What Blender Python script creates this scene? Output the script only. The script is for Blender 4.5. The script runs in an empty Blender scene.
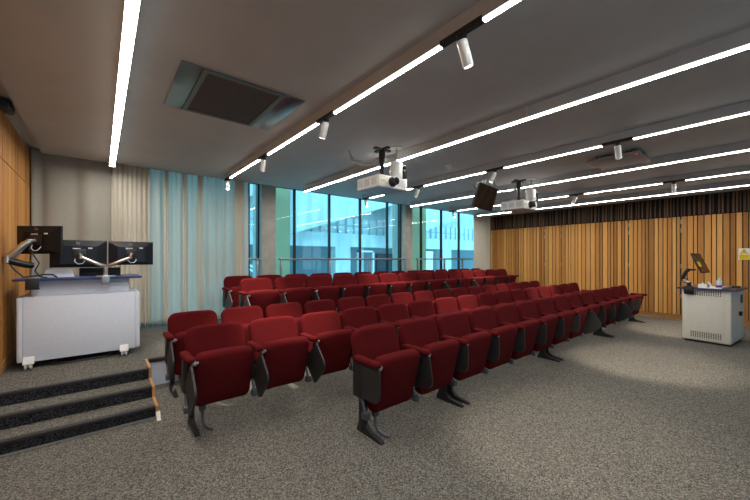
import bpy, bmesh, math, random
from mathutils import Vector, Matrix, Euler
R = math.radians
rnd = random.Random(7)
SC = bpy.context.scene
COL = SC.collection

# ------------------------------------------------------------------ materials
def mat(name, col=(.5, .5, .5), rough=.6, metal=0.0, spec=.5, emit=None, es=0.0):
    m = bpy.data.materials.new(name); m.use_nodes = True
    b = m.node_tree.nodes['Principled BSDF']
    b.inputs['Base Color'].default_value = (*col, 1)
    b.inputs['Roughness'].default_value = rough
    b.inputs['Metallic'].default_value = metal
    b.inputs['Specular IOR Level'].default_value = spec
    if emit:
        b.inputs['Emission Color'].default_value = (*emit, 1)
        b.inputs['Emission Strength'].default_value = es
    return m

def nodes(m): return m.node_tree.nodes, m.node_tree.links, m.node_tree.nodes['Principled BSDF']

def noise_colour(m, c1, c2, scale, detail=2, bump=0.0, lo=.35, hi=.65, mapping=(1, 1, 1), dist=.01, rgh=.5):
    n, l, b = nodes(m)
    tc = n.new('ShaderNodeTexCoord'); mp = n.new('ShaderNodeMapping'); mp.inputs['Scale'].default_value = mapping
    l.new(tc.outputs['Object'], mp.inputs['Vector'])
    t = n.new('ShaderNodeTexNoise'); t.inputs['Roughness'].default_value = rgh; t.inputs['Scale'].default_value = scale; t.inputs['Detail'].default_value = detail
    l.new(mp.outputs[0], t.inputs['Vector'])
    r = n.new('ShaderNodeValToRGB')
    r.color_ramp.elements[0].position = lo; r.color_ramp.elements[1].position = hi
    r.color_ramp.elements[0].color = (*c1, 1); r.color_ramp.elements[1].color = (*c2, 1)
    l.new(t.outputs['Fac'], r.inputs['Fac']); l.new(r.outputs['Color'], b.inputs['Base Color'])
    if bump:
        bp = n.new('ShaderNodeBump'); bp.inputs['Strength'].default_value = bump; bp.inputs['Distance'].default_value = dist
        l.new(t.outputs['Fac'], bp.inputs['Height']); l.new(bp.outputs['Normal'], b.inputs['Normal'])
    return m

M = {}
def carpet_mat(name, c1, c2, c3):
    m = mat(name, rough=1, spec=.05); n, l, b = nodes(m)
    tc = n.new('ShaderNodeTexCoord')
    v = n.new('ShaderNodeTexVoronoi'); v.inputs['Scale'].default_value = 145; l.new(tc.outputs['Object'], v.inputs['Vector'])
    t = n.new('ShaderNodeTexNoise'); t.inputs['Scale'].default_value = 40; t.inputs['Detail'].default_value = 4; l.new(tc.outputs['Object'], t.inputs['Vector'])
    sp = n.new('ShaderNodeSeparateColor'); l.new(v.outputs['Color'], sp.inputs[0])
    ad = n.new('ShaderNodeMath'); ad.operation = 'MULTIPLY_ADD'; ad.inputs[1].default_value = .75
    sc = n.new('ShaderNodeMath'); sc.operation = 'MULTIPLY'; sc.inputs[1].default_value = .25; l.new(t.outputs['Fac'], sc.inputs[0])
    l.new(sp.outputs[0], ad.inputs[0]); l.new(sc.outputs[0], ad.inputs[2])
    r = n.new('ShaderNodeValToRGB'); r.color_ramp.elements[0].position = .12; r.color_ramp.elements[1].position = .88
    r.color_ramp.elements[0].color = (*c1, 1); r.color_ramp.elements[1].color = (*c3, 1)
    k = r.color_ramp.elements.new(.5); k.color = (*c2, 1)
    l.new(ad.outputs[0], r.inputs['Fac']); l.new(r.outputs['Color'], b.inputs['Base Color'])
    return m
M['carpet'] = carpet_mat('carpet', (.048, .045, .041), (.122, .115, .100), (.25, .238, .208))
M['carpet_dark'] = carpet_mat('dark_riser_carpet', (.008, .008, .009), (.022, .023, .027), (.07, .071, .08))  # same carpet with the shade on the risers put into its colour
M['red'] = noise_colour(mat('red_fabric', rough=1, spec=.04), (.072, .0060, .0072), (.102, .0086, .0100), 240, 2, .25, dist=.003)
nodes(M['red'])[2].inputs['Sheen Weight'].default_value = .02
nodes(M['red'])[2].inputs['Sheen Tint'].default_value = (1, .45, .4, 1)
M['black'] = mat('black_plastic', (.012, .012, .013), .45)
M['gloss_black'] = mat('glossy_black_plastic', (.007, .008, .011), .36, spec=.3)
M['tablet'] = noise_colour(mat('dark_grey_laminate', rough=.5), (.016, .0165, .0165), (.022, .0225, .0225), 60)
M['leg'] = mat('dark_painted_steel', (.022, .022, .026), .45, .3)
M['chrome'] = mat('brushed_chrome', (.62, .62, .60), .28, 1)
M['steel'] = mat('dull_steel', (.36, .38, .40), .4, .9)
M['dim_steel'] = mat('grey_blue_steel', (.11, .12, .14), .45, .6)
M['white_metal'] = mat('white_enamel', (.78, .77, .74), .4)
M['cable_grey'] = mat('grey_cable', (.42, .42, .42), .5)
M['cream'] = noise_colour(mat('cream_enamel', rough=.45), (.72, .69, .60), (.75, .72, .63), 20)
M['white_board'] = noise_colour(mat('pale_grey_laminate', rough=.45), (.72, .77, .86), (.75, .80, .89), 30)
M['navy'] = mat('navy_edge', (.025, .045, .15), .4)
M['desk'] = mat('dark_desktop', (.05, .035, .04), .25)
M['ceiling'] = noise_colour(mat('ceiling_paint', rough=.6, spec=.35), (.47, .465, .455), (.50, .495, .485), 3)
M['ceil_dark'] = mat('ceiling_channel_paint', (.45, .40, .35), .85)
M['plaster'] = mat('pale_plaster', (.62, .60, .57), .85)
M['concrete'] = noise_colour(mat('concrete', rough=.85), (.40, .38, .325), (.48, .455, .40), 6, 5, .15)
M['frame'] = mat('black_window_frame', (.010, .012, .014), .4)
M['rail'] = mat('grey_rail_steel', (.28, .30, .31), .35, .8)
M['nosing'] = mat('dark_nosing', (.022, .021, .021), .7)
M['alu'] = mat('aluminium_strip', (.55, .54, .52), .4, .8)
M['ply'] = mat('raw_plywood_edge', (.55, .30, .10), .7)
M['paper'] = mat('white_paper', (.80, .80, .80), .8)
M['yellow'] = mat('warning_yellow', (.80, .56, .01), .5)
M['ink'] = mat('black_ink', (.01, .01, .01), .6)
M['olive'] = mat('dark_print', (.20, .14, .01), .6)
M['grille'] = noise_colour(mat('speaker_mesh', rough=.7), (.030, .018, .012), (.055, .034, .022), 120, 2, .3)
M['vent_grille'] = noise_colour(mat('ceiling_vent_mesh', rough=.8), (.060, .048, .044), (.095, .078, .072), 140, 2, .3)
M['plate'] = mat('mirror_blank_plate', (.20, .22, .22), .3, 1)
M['lens'] = mat('lens_glass', (.01, .01, .015), .05)
M['led_red'] = mat('red_indicator', (.8, .1, .02), .5, emit=(1, .12, .03), es=1.2)
M['purple'] = mat('purple_liquid', (.16, .03, .16), .2)
M['bottle'] = mat('translucent_bottle', (.62, .64, .72), .25)
M['screen'] = mat('monitor_screen', (.010, .010, .012), .06)
M['skirt'] = noise_colour(mat('oak_skirting', rough=.6), (.28, .135, .04), (.36, .18, .06), 6, 3, mapping=(1, 1, 8))
M['backing'] = mat('black_wall_backing', (.008, .007, .007), .9)
M['lamp'] = mat('lit_diffuser', (.9, .9, .9), .5, emit=(1, .955, .90), es=30)
M['lamp_side'] = mat('lit_diffuser_side', (.9, .9, .9), .5, emit=(1, .955, .90), es=2.5)
M['spot_face'] = mat('lit_lamp_face', (.9, .9, .9), .5, emit=(1, .92, .82), es=5)
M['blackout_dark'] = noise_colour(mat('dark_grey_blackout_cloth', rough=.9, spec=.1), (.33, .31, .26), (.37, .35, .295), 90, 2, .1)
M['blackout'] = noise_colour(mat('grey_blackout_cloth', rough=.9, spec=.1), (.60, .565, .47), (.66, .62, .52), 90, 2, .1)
M['hp'] = mat('logo_grey', (.35, .34, .33), .4)
M['vent_grey'] = mat('vent_grey', (.42, .41, .39), .6)
M['sky_glass'] = mat('frosted', (.5, .5, .5))

# oak planks: every plank carries its own tint, plus grain along its length
def wood_mat(name, dark, light):
    m = mat(name, rough=.55, spec=.3); n, l, b = nodes(m)
    at = n.new('ShaderNodeAttribute'); at.attribute_name = 'tint'
    tc = n.new('ShaderNodeTexCoord'); mp = n.new('ShaderNodeMapping'); mp.inputs['Scale'].default_value = (14, 14, .9)
    l.new(tc.outputs['Object'], mp.inputs['Vector'])
    t = n.new('ShaderNodeTexNoise'); t.inputs['Scale'].default_value = 3.0; t.inputs['Detail'].default_value = 5
    l.new(mp.outputs[0], t.inputs['Vector'])
    ad = n.new('ShaderNodeMath'); ad.operation = 'MULTIPLY_ADD'; ad.inputs[1].default_value = .45
    l.new(t.outputs['Fac'], ad.inputs[0])
    s = n.new('ShaderNodeSeparateColor'); l.new(at.outputs['Color'], s.inputs[0])
    l.new(s.outputs[0], ad.inputs[2])
    r = n.new('ShaderNodeValToRGB')
    r.color_ramp.elements[0].position = .10; r.color_ramp.elements[1].position = 1.05
    r.color_ramp.elements[0].color = (*dark, 1); r.color_ramp.elements[1].color = (*light, 1)
    l.new(ad.outputs[0], r.inputs['Fac']); l.new(r.outputs['Color'], b.inputs['Base Color'])
    return m
M['oak'] = wood_mat('oak_planks', (.29, .11, .022), (.78, .39, .105))
M['oak_dark'] = wood_mat('oak_battens', (.05, .026, .012), (.20, .11, .05))

def glass_mat(name, tint, refl=.9):
    m = bpy.data.materials.new(name); m.use_nodes = True
    n, l = m.node_tree.nodes, m.node_tree.links
    n.remove(n['Principled BSDF'])
    tr = n.new('ShaderNodeBsdfTransparent'); tr.inputs[0].default_value = (*tint, 1)
    gl = n.new('ShaderNodeBsdfGlossy'); gl.inputs['Roughness'].default_value = .0; gl.inputs['Color'].default_value = (refl, refl, refl, 1)
    fr = n.new('ShaderNodeFresnel'); fr.inputs['IOR'].default_value = 1.5
    mx = n.new('ShaderNodeMixShader')
    ge = n.new('ShaderNodeNewGeometry'); sb = n.new('ShaderNodeMath'); sb.operation = 'SUBTRACT'; sb.inputs[0].default_value = 1; l.new(ge.outputs['Backfacing'], sb.inputs[1])
    mu = n.new('ShaderNodeMath'); mu.operation = 'MULTIPLY'; l.new(fr.outputs[0], mu.inputs[0]); l.new(sb.outputs[0], mu.inputs[1])
    l.new(mu.outputs[0], mx.inputs[0]); l.new(tr.outputs[0], mx.inputs[1]); l.new(gl.outputs[0], mx.inputs[2])
    l.new(mx.outputs[0], n['Material Output'].inputs['Surface'])
    return m
M['glass'] = glass_mat('teal_glass', (.62, .90, .92))
M['clear'] = glass_mat('clear_glass', (.85, .92, .95))

def sheer_mat(name='sheer_cloth', col=(.80, .77, .69), tcol=(.78, .75, .68), share=.5, clear=.20):
    m = bpy.data.materials.new(name); m.use_nodes = True
    n, l = m.node_tree.nodes, m.node_tree.links
    n.remove(n['Principled BSDF'])
    d = n.new('ShaderNodeBsdfDiffuse'); d.inputs[0].default_value = (*col, 1)
    t = n.new('ShaderNodeBsdfTranslucent'); t.inputs[0].default_value = (*tcol, 1)
    p = n.new('ShaderNodeBsdfTransparent'); p.inputs[0].default_value = (.9, .9, .88, 1)
    a = n.new('ShaderNodeMixShader'); a.inputs[0].default_value = share
    b = n.new('ShaderNodeMixShader'); b.inputs[0].default_value = clear
    l.new(d.outputs[0], a.inputs[1]); l.new(t.outputs[0], a.inputs[2])
    l.new(a.outputs[0], b.inputs[1]); l.new(p.outputs[0], b.inputs[2])
    l.new(b.outputs[0], n['Material Output'].inputs['Surface'])
    return m
M['sheer'] = sheer_mat()

# ------------------------------------------------------------------ mesh building
class MB:
    def __init__(s): s.bm = bmesh.new(); s.tint = s.bm.loops.layers.float_color.new('tint')
    def _paint(s, faces, t):
        if t is not None:
            for f in faces:
                for lp in f.loops: lp[s.tint] = (t, t, t, 1)
    def box(s, a, b, rot=None, pivot=None, bevel=0, seg=2, tint=None):
        """box from corner a to corner b"""
        a, b = Vector(a), Vector(b); c = (a + b) / 2; d = b - a
        r = bmesh.ops.create_cube(s.bm, size=1)
        vs = r['verts']
        for v in vs: v.co = Vector((v.co.x * d.x, v.co.y * d.y, v.co.z * d.z)) + c
        if bevel:
            es = list({e for v in vs for e in v.link_edges})
            rb = bmesh.ops.bevel(s.bm, geom=es, offset=bevel, segments=seg, affect='EDGES', profile=.5)
            vs = list({v for f in rb['faces'] for v in f.verts} | {v for v in vs if v.is_valid})
        if rot:
            m = Euler(rot).to_matrix(); p = Vector(pivot) if pivot else c
            for v in vs: v.co = m @ (v.co - p) + p
        s._paint({f for v in vs for f in v.link_faces}, tint)
        return s
    def ring(s, pts): return [s.bm.verts.new(p) for p in pts]
    def bridge(s, r1, r2, closed=True):
        n = len(r1)
        for i in range(n if closed else n - 1):
            j = (i + 1) % n
            s.bm.faces.new((r1[i], r1[j], r2[j], r2[i]))
    def tube(s, path, r, n=8, cap=True):
        path = [Vector(p) for p in path]; rs = r if isinstance(r, (list, tuple)) else [r] * len(path)
        rings = []; up = None
        for i, p in enumerate(path):
            t = (path[min(i + 1, len(path) - 1)] - path[max(i - 1, 0)]).normalized()
            if up is None:
                up = t.orthogonal().normalized()
            else:
                up = (up - t * up.dot(t))
                up = up.normalized() if up.length > 1e-6 else t.orthogonal().normalized()
            q = t.cross(up)
            rings.append(s.ring([p + (up * math.cos(2 * math.pi * k / n) + q * math.sin(2 * math.pi * k / n)) * rs[i] for k in range(n)]))
        for a, b in zip(rings, rings[1:]): s.bridge(a, b)
        if cap: s.bm.faces.new(rings[0][::-1]); s.bm.faces.new(rings[-1])
        return s
    def cyl(s, p0, p1, r, n=16, r2=None): return s.tube([p0, p1], [r, r2 if r2 is not None else r], n)
    def lathe(s, prof, c, n=20):
        rings = [s.ring([Vector(c) + Vector((r * math.cos(2 * math.pi * k / n), r * math.sin(2 * math.pi * k / n), z)) for k in range(n)]) for r, z in prof]
        for a, b in zip(rings, rings[1:]): s.bridge(a, b)
        s.bm.faces.new(rings[0][::-1]); s.bm.faces.new(rings[-1]); return s
    def prism(s, poly, ext, mat4=None):
        """poly: list of 3D points (planar), ext: extrusion vector"""
        e = Vector(ext); mat4 = mat4 or Matrix()
        a = s.ring([mat4 @ Vector(p) for p in poly]); b = s.ring([mat4 @ (Vector(p) + e) for p in poly])
        s.bridge(a, b); s.bm.faces.new(a[::-1]); s.bm.faces.new(b); return s
    def cushion(s, w, h, t, rc, re, mat4, bulge=0.0, arc=0.0, taper=0.0, n=6):
        """upholstered slab in the local XZ plane (x across, z up, thickness along y), rounded corners rc, rounded edges re"""
        def outline(inset):
            pts = []; r = max(rc - inset, .004); hw, hh = w / 2 - inset, h / 2 - inset
            for cx, cz, a0 in ((hw - r, hh - r, 0), (-hw + r, hh - r, 90), (-hw + r, -hh + r, 180), (hw - r, -hh + r, 270)):
                for k in range(n + 1):
                    a = R(a0 + 90 * k / n); x = cx + r * math.cos(a); z = cz + r * math.sin(a)
                    pts.append((x, z))
                if a0 in (0, 180):
                    sg = 1 if a0 == 0 else -1
                    for k in range(1, 6):
                        pts.append((sg * (hw - r) * (1 - 2 * k / 6), sg * hh))
            return pts
        def put(inset, y):
            out = []
            for x, z in outline(inset):
                zz = z + arc * (1 - (2 * x / w) ** 2) * (1 if z > 0 else .4)
                xx = x * (1 - taper * (.5 - z / h))
                out.append(mat4 @ Vector((xx, y, zz)))
            return s.ring(out)
        prof = []
        for k in range(5):
            a = R(90 * k / 4); prof.append((re * (1 - math.sin(a)), -t / 2 + re * (1 - math.cos(a))))
        inner = [(re + w * .16, -t / 2 - bulge * .8), (re + w * .05, -t / 2 - bulge * .35)]
        full = inner + prof + [(i, -y) for i, y in reversed(prof)] + [(re + w * .10, t / 2)]
        rings = [put(i, y) for i, y in full]
        for a, b in zip(rings, rings[1:]): s.bridge(a, b)
        for rg, sg, y in ((rings[0], 1, -t / 2 - bulge), (rings[-1], -1, t / 2)):
            c = s.bm.verts.new(mat4 @ Vector((0, y, arc * .5)))
            k = len(rg)
            for i in range(k):
                f = (rg[(i + 1) % k], rg[i], c) if sg > 0 else (rg[i], rg[(i + 1) % k], c)
                s.bm.faces.new(f)
        return s
    def build(s, name, m, parent=None, smooth=True, angle=40):
        me = bpy.data.meshes.new(name)
        bmesh.ops.recalc_face_normals(s.bm, faces=s.bm.faces)
        if smooth:
            for f in s.bm.faces: f.smooth = True
            for e in s.bm.edges:
                if len(e.link_faces) == 2 and e.calc_face_angle(0) > R(angle): e.smooth = False
        s.bm.to_mesh(me); s.bm.free()
        me.materials.append(M[m] if isinstance(m, str) else m)
        o = bpy.data.objects.new(name, me); COL.objects.link(o)
        if parent: o.parent = parent
        return o

def tag(o, label, cat, group=None):
    o['label'] = label; o['category'] = cat
    if group: o['group'] = group
    return o
def thing(name, label, cat, loc=(0, 0, 0), rz=0, group=None):
    o = bpy.data.objects.new(name, None); COL.objects.link(o); o.empty_display_size = .1
    o.location = loc; o.rotation_euler = (0, 0, rz)
    return tag(o, label, cat, group)
def struct(o): o['kind'] = 'structure'; return o
def dup(root):
    r = root.copy(); COL.objects.link(r)
    for ch in list(root.children):
        c = ch.copy(); COL.objects.link(c); c.parent = r
        for g in list(ch.children):
            d = g.copy(); COL.objects.link(d); d.parent = c
    return r
ORD = 'first second third fourth fifth sixth seventh eighth ninth tenth eleventh twelfth thirteenth fourteenth fifteenth sixteenth'.split()

# ------------------------------------------------------------------ dimensions (metres)
XL, XR = -.76, 10.40          # side walls
YF, YW = -3.2, 6.75           # front wall (behind the camera), window wall
ZC = 2.85                     # ceiling
PLAT = .30                    # raised rear platform
PY = 4.48                     # front edge of platform
STEPX = .38

# ------------------------------------------------------------------ floor, platform, steps
b = MB(); b.box((XL - .1, YF - .1, -.12), (XR + .1, YW + .1, 0)); struct(b.build('floor', 'carpet', smooth=False))
b = MB(); b.box((XL, PY, 0), (XR, YW, PLAT)); b.box((XL, 4.09, 0), (STEPX, PY, PLAT))
plat = struct(b.build('floor_platform', 'carpet', smooth=False))
b = MB(); b.box((XL, 3.82, 0), (STEPX, 4.09, .2)); b.box((XL, 3.56, 0), (STEPX, 3.82, .1))
steps = struct(b.build('floor_steps', 'carpet', smooth=False))
b = MB()
for y, z in ((3.56, .1), (3.82, .2), (4.09, .3)):
    b.box((XL, y - .012, z - .020), (STEPX, y + .045, z + .004), bevel=.003)
b.build('nosing', 'nosing', steps)
b = MB()
for y, z in ((3.56, .1), (3.82, .2), (4.09, .3)): b.box((XL, y - .006, z - .1), (STEPX, y - .0005, z - .018))
b.build('riser', 'carpet_dark', steps, smooth=False)  # thin sheets over the risers, coloured dark for shade
b = MB(); b.box((XL, 3.545, 0), (STEPX, 3.559, .012)); b.build('base_strip', 'alu', steps)
b = MB()
zig = [(3.548, 0), (3.548, .105), (3.808, .105 + .006), (3.808, .205), (4.078, .211), (4.078, .308)]
for (y0, z0), (y1, z1) in zip(zig, zig[1:]):
    if abs(y1 - y0) < .01: b.box((STEPX, y0 - .012, min(z0, z1)), (STEPX + .022, y0 + .03, max(z0, z1)))
    else: b.box((STEPX, y0, z0 - .03), (STEPX + .022, y1, z0))
b.box((STEPX, 4.07, .28), (STEPX + .022, PY, .308))
b.build('plywood_edge', 'ply', steps, smooth=False)
b = MB(); b.prism([(STEPX + .002, 3.47, 0), (STEPX + .002, 3.535, 0), (STEPX + .002, 3.535, .06)], (.03, 0, 0)); b.build('end_wedge', 'white_metal', steps, smooth=False)
b = MB(); b.box((STEPX + .02, PY - .015, 0), (XR, PY, .262)); struct(b.build('trim_1', 'white_board', smooth=False))
b = MB(); b.box((STEPX + .02, PY - .03, .262), (XR, PY + .04, .304), bevel=.004); struct(b.build('trim_2', 'nosing'))

# ------------------------------------------------------------------ walls
def oak_wall(name, x, sign, y0, y1, z0, seed, joints, plain=False):
    """slatted oak wall; sign = direction the slats stand out (+1 to +X)"""
    rg = random.Random(seed)
    w = MB(); w.box((x - sign * .12, y0, 0), (x - sign * .001, y1, 3.3)); root = struct(w.build(name, 'backing', smooth=False))
    b = MB(); y = y1; k = 0
    while y > y0 + .02:
        wd = rg.choice((.05, .062, .07, .08, .09, .10))
        gap = .016
        for j in joints:
            if y > j > y - wd - .03: wd = max(.03, y - j - .006); gap = .026
        tn = rg.uniform(.0, .72) if not plain else rg.uniform(.0, .38)  # left wall: same oak toned darker, weaker light put into the tint
        b.box((x, max(y0, y - wd), z0 + .12), (x + sign * .022, y, 2.385), bevel=.002, seg=1, tint=tn)
        if plain: b.box((x, max(y0, y - wd), 2.395), (x + sign * .022, y, 2.87), bevel=.002, seg=1, tint=tn)
        y -= wd + gap
    b.build('plank_panel', 'oak', root, smooth=False)
    b = MB(); y = y1 if not plain else y0
    while y > y0 + .02:
        wd = rg.choice((.018, .022, .03, .04)); gp = rg.choice((.022, .03, .05, .07))
        b.box((x, y - wd, 2.405), (x + sign * .03, y, 2.95), tint=rg.uniform(.05, .6)); y -= wd + gp
    if not plain: b.build('batten_panel', 'oak_dark', root, smooth=False)
    else: b.bm.free()
    b = MB(); b.box((x, y0, z0), (x + sign * .03, y1, z0 + .115), bevel=.003); b.build('skirting', 'skirt', root)
    b = MB()
    for j in joints:
        for z in (2.22, 2.02, 1.2, .5):
            b.box((x - sign * .001, j - .022, z), (x + sign * .012, j - .004, z + .10))
    if joints: b.build('hinge_plate', 'steel', root, smooth=False)
    return root
oak_wall('wall_right', XR, -1, YF, YW, 0, 3, (4.60, 4.14, 2.51, 1.52, -.4))
b = MB(); b.box((XL - .01, YF, 2.88), (XL + .012, YW, 3.15)); struct(b.build('trim_5', 'plaster', smooth=False))
lw = oak_wall('wall_left', XL, 1, YF, YW, 0, 11, (), True)
b = MB(); b.box((XL, 4.12, PLAT), (XL + .03, YW, PLAT + .115), bevel=.003); b.build('skirting', 'skirt', lw)

# front wall behind the camera with daylight windows
FW = [(-.5, 2.2), (8.6, 9.9)]
b = MB(); xs = XL
for a, c in FW: b.box((xs, YF - .12, 0), (a, YF, 3.3)); xs = c
b.box((xs, YF - .12, 0), (XR, YF, 3.3))
for a, c in FW:
    b.box((a, YF - .12, 0), (c, YF, .75)); b.box((a, YF - .12, 2.5), (c, YF, 3.3))
struct(b.build('wall_front', mat('dark_grey_wall', (.16, .16, .165), .8), smooth=False))
for i, (a, c) in enumerate(FW):
    b = MB()
    for x in (a, (a + c) / 2 - .025, c - .05): b.box((x, YF - .09, .75), (x + .05, YF - .03, 2.5))
    for z in (.75, 2.45): b.box((a, YF - .09, z), (c, YF - .03, z + .05))
    w = struct(b.build('window_%d' % (i + 4), 'frame', smooth=False))
    b = MB(); b.box((a + .03, YF - .065, .78), (c - .03, YF - .055, 2.47)); b.build('pane', 'clear', w, smooth=False)

# window wall: sill upstand, columns, three glazed bays
b = MB(); b.box((XL - .1, YW + .06, -.12), (XR + .1, YW + .20, PLAT)); b.box((XL - .1, YW, 2.98), (XR + .1, YW + .20, 3.3))
struct(b.build('wall_window_side', 'concrete', smooth=False))
for k, x in enumerate((2.50, 6.50)):
    b = MB(); b.box((x, 6.62, PLAT), (x + .29, 7.15, 3.3), bevel=.006); struct(b.build('wall_column', 'concrete'))
b = MB()
b.box((XL, 6.62, PLAT), (.42, YW + .05, 3.3)); struct(b.build('wall_rear', 'plaster', smooth=False))
bays = [(.42, 2.50, (1.45, 2.30)), (2.79, 6.50, (3.30, 4.19, 5.10, 6.02)), (6.79, XR, (7.36, 8.28, 9.18))]
for i, (a, c, mull) in enumerate(bays):
    b = MB()
    for x in mull: b.box((x - .019, YW + .045, PLAT), (x + .019, YW + .115, 3.0))
    b.box((a, YW + .02, PLAT), (c, YW + .14, PLAT + .05)); b.box((a, YW + .02, 2.94), (c, YW + .14, 3.0))
    b.box((a, YW + .02, PLAT), (a + .03, YW + .14, 3.0)); b.box((c - .03, YW + .02, PLAT), (c, YW + .14, 3.0))
    w = struct(b.build('window_%d' % (i + 1), 'frame', smooth=False))
    b = MB(); b.box((a + .02, YW + .075, PLAT + .03), (c - .02, YW + .085, 2.96)); b.build('pane', 'glass', w, smooth=False)

# ------------------------------------------------------------------ ceiling rafts between light channels
LX = [.128, 1.647, 3.127, 4.563, 6.106, 7.664, 9.04]
ZL = 2.738                    # underside of the luminaires
YC = 6.38
b = MB()
b.box((-.62, YF, ZC), (XR, YC, ZC + .30))
struct(b.build('ceiling', 'ceiling', smooth=False))
b = MB(); b.box((XL, YF, 2.93), (-.621, YW, 2.99)); struct(b.build('ceiling_cove', 'plaster', smooth=False))
b = MB(); b.box((XL - .12, YF - .12, 3.15), (XR + .12, YW + .2, 3.30)); struct(b.build('ceiling_slab', 'ceil_dark', smooth=False))
# ------------------------------------------------------------------ linear lights and track spots
LN = ['ending above the monitor lectern', 'over the left aisle, broken by black track gaps', 'running past the left projector',
      'passing the hanging display, broken by black gaps', 'running past the right projector', 'broken by black gaps, beyond the right projector', 'closest to the slatted oak wall']
YL = -.3
GAPS = [1.205, 2.74, 4.30, 5.90]
for i, x in enumerate(LX):
    cont = i % 2 == 0
    t = thing('linear_light', 'long white linear ceiling light ' + LN[i], 'ceiling light', (x, 0, 0), group='linear ceiling lights')
    y1 = 6.10 if i == 0 else 6.02
    h = MB(); d = MB()
    if cont:
        h.box((-.027, YL, ZL + .010), (.027, y1, ZC)); w_ = .029 if i == 0 else .022; d.box((-w_, YL + .01, ZL), (w_, y1 - .01, ZL + .010))
    else:
        h.box((-.018, YL, ZL + .012), (.018, y1, ZC))
        cur = YL + .01
        for g in sorted(GAPS):
            if g - .15 > cur: d.box((-.013, cur, ZL), (.013, g - .15, ZL + .012)); d.build('diffuser', 'lamp', t, smooth=False); d = MB()
            tr = MB(); tr.box((-.019, g - .149, ZL), (.019, min(g + .149, y1), ZL + .030)); tr.build('track', 'black', t, smooth=False); cur = g + .15
        if cur < y1: d.box((-.013, cur, ZL), (.013, y1, ZL + .012))
    h.build('housing', 'ceiling', t, smooth=False)
    if len(d.bm.faces): d.build('diffuser', 'lamp', t, smooth=False)
    else: d.bm.free()
    if i and cont:
        w = MB(); w.cyl((-.034, 1.53, ZL + .01), (-.034, 1.53, ZC), .003, 6); w.build('cable', 'white_metal', t)
for o in list(COL.objects):
    if o.name.startswith('diffuser'):
        o.data.materials.append(M['lamp_side'])
        for p in o.data.polygons: p.material_index = 0 if p.normal.z < -.5 else 1
rownm = {1: 'over the left aisle', 3: 'beside the hanging display', 5: 'nearest the oak wall'}
POSN = ['at the near end of the track', 'second along the track', 'third along the track', 'at the window end of the track']
spot0 = None
for i in (1, 3, 5):
    for k, g in enumerate(GAPS[:4]):
        if i == 3 and k == 1: pass
        loc = (LX[i], g, ZL)
        lab = 'white cylinder spotlight %s %s' % (POSN[k], rownm[i])
        if spot0 is None:
            s = thing('track_spotlight', lab, 'spotlight', loc, 0, 'track spotlights'); spot0 = s
            c = MB(); c.lathe([(.026, 0), (.03, -.004), (.03, -.02), (.012, -.024), (.012, -.045)], (0, 0, 0)); c.build('track_adapter', 'black', s)
            tl = Matrix.Translation((0, 0, -.03)) @ Matrix.Rotation(R(24), 4, 'Y')
            c = MB(); c.lathe([(.024, 0), (.030, -.004), (.032, -.01), (.032, -.145), (.029, -.150), (.026, -.150)], (0, 0, 0), 24)
            c.bm.transform(tl); c.build('lamp_barrel', 'white_metal', s)
            c = MB(); c.lathe([(.024, -.1515), (.024, -.1505)], (0, 0, 0)); c.bm.transform(tl); c.build('lamp_lens', 'spot_face', s)
        else:
            s = dup(spot0); s.location = loc; s['label'] = lab
        s.rotation_euler = (0, 0, R((180, -80, -90, 80)[k] + (i - 3) * 3))
        ld = bpy.data.lights.new('spot_beam', 'SPOT'); ld.energy = (70, 70, 26, 10)[k]; ld.spot_size = R(46); ld.spot_blend = .7; ld.color = (1, .86, .70); ld.shadow_soft_size = .03
        lo = bpy.data.objects.new('spot_beam', ld); COL.objects.link(lo)
        lo.parent = s; lo.location = (-.085, 0, -.21); lo.rotation_euler = (0, R(24), 0)

# ------------------------------------------------------------------ seats
PITCH = .553
def seat_root(label, loc, tab, last, zone):
    return None
def build_seat_parts():
    P = {}
    root = thing('auditorium_seat', '', 'auditorium seat')
    b = MB(); m = Matrix.Translation((0, .135, .408)) @ Matrix.Rotation(R(14), 4, 'X')
    b.cushion(.485, .470, .11, .065, .042, m, .014, .012, .05); b.build('seat_cushion', 'red', root)
    b = MB(); m = Matrix.Translation((0, .345, .588)) @ Matrix.Rotation(R(-16), 4, 'X')
    b.cushion(.512, .45, .075, .085, .034, m, -.006, .010, .02); b.build('backrest', 'red', root)
    return root
proto = build_seat_parts()
def add_arm(root, x):
    a = MB(); a.box((x - .034, -.005, .588), (x + .034, .30, .635), bevel=.021, seg=4); ar = a.build('armrest', 'red', root)
    a = MB(); a.box((x - .012, .20, .30), (x + .012, .32, .60), bevel=.006); a.build('arm_support', 'black', root)
    a = MB(); a.box((x + .010, .012, .566), (x + .046, .075, .600), bevel=.008); a.cyl((x + .046, .035, .582), (x + .060, .035, .582), .011, 12); a.build('tablet_hinge', 'chrome', root)
def add_tablet(root, x, rot, name='writing_tablet'):
    # rounded board w x h hanging from the hinge at its upper front corner
    w, h, r = .315, .275, .035
    pts = []
    for cx, cz, a0, rr in ((w - r, -r, 0, r), (r * .6, -r * .6, 90, r * .6), (.075, -h + .075, 180, .075), (w - r, -h + r, 270, r)):
        for k in range(5):
            a = R(a0 + 22.5 * k); pts.append((cx + rr * math.cos(a), cz + rr * math.sin(a)))
    poly = [(0, p, q) for p, q in pts]
    m = Matrix.Translation((x, -.012, .588)) @ Matrix.Rotation(R(rot), 4, 'X')
    a = MB(); a.prism([(-.008, p, q) for _, p, q in poly], (.016, 0, 0), m); a.build(name, 'tablet', root, smooth=False)
    return root
HX = -PITCH / 2
add_arm(proto, HX)
a = MB(); a.box((HX - .024, .13, .155), (HX + .024, .19, .21), bevel=.006); a.cyl((HX, .16, .19), (HX, .22, .31), .012, 8); a.build('socket_box', 'dim_steel', proto)
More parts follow.
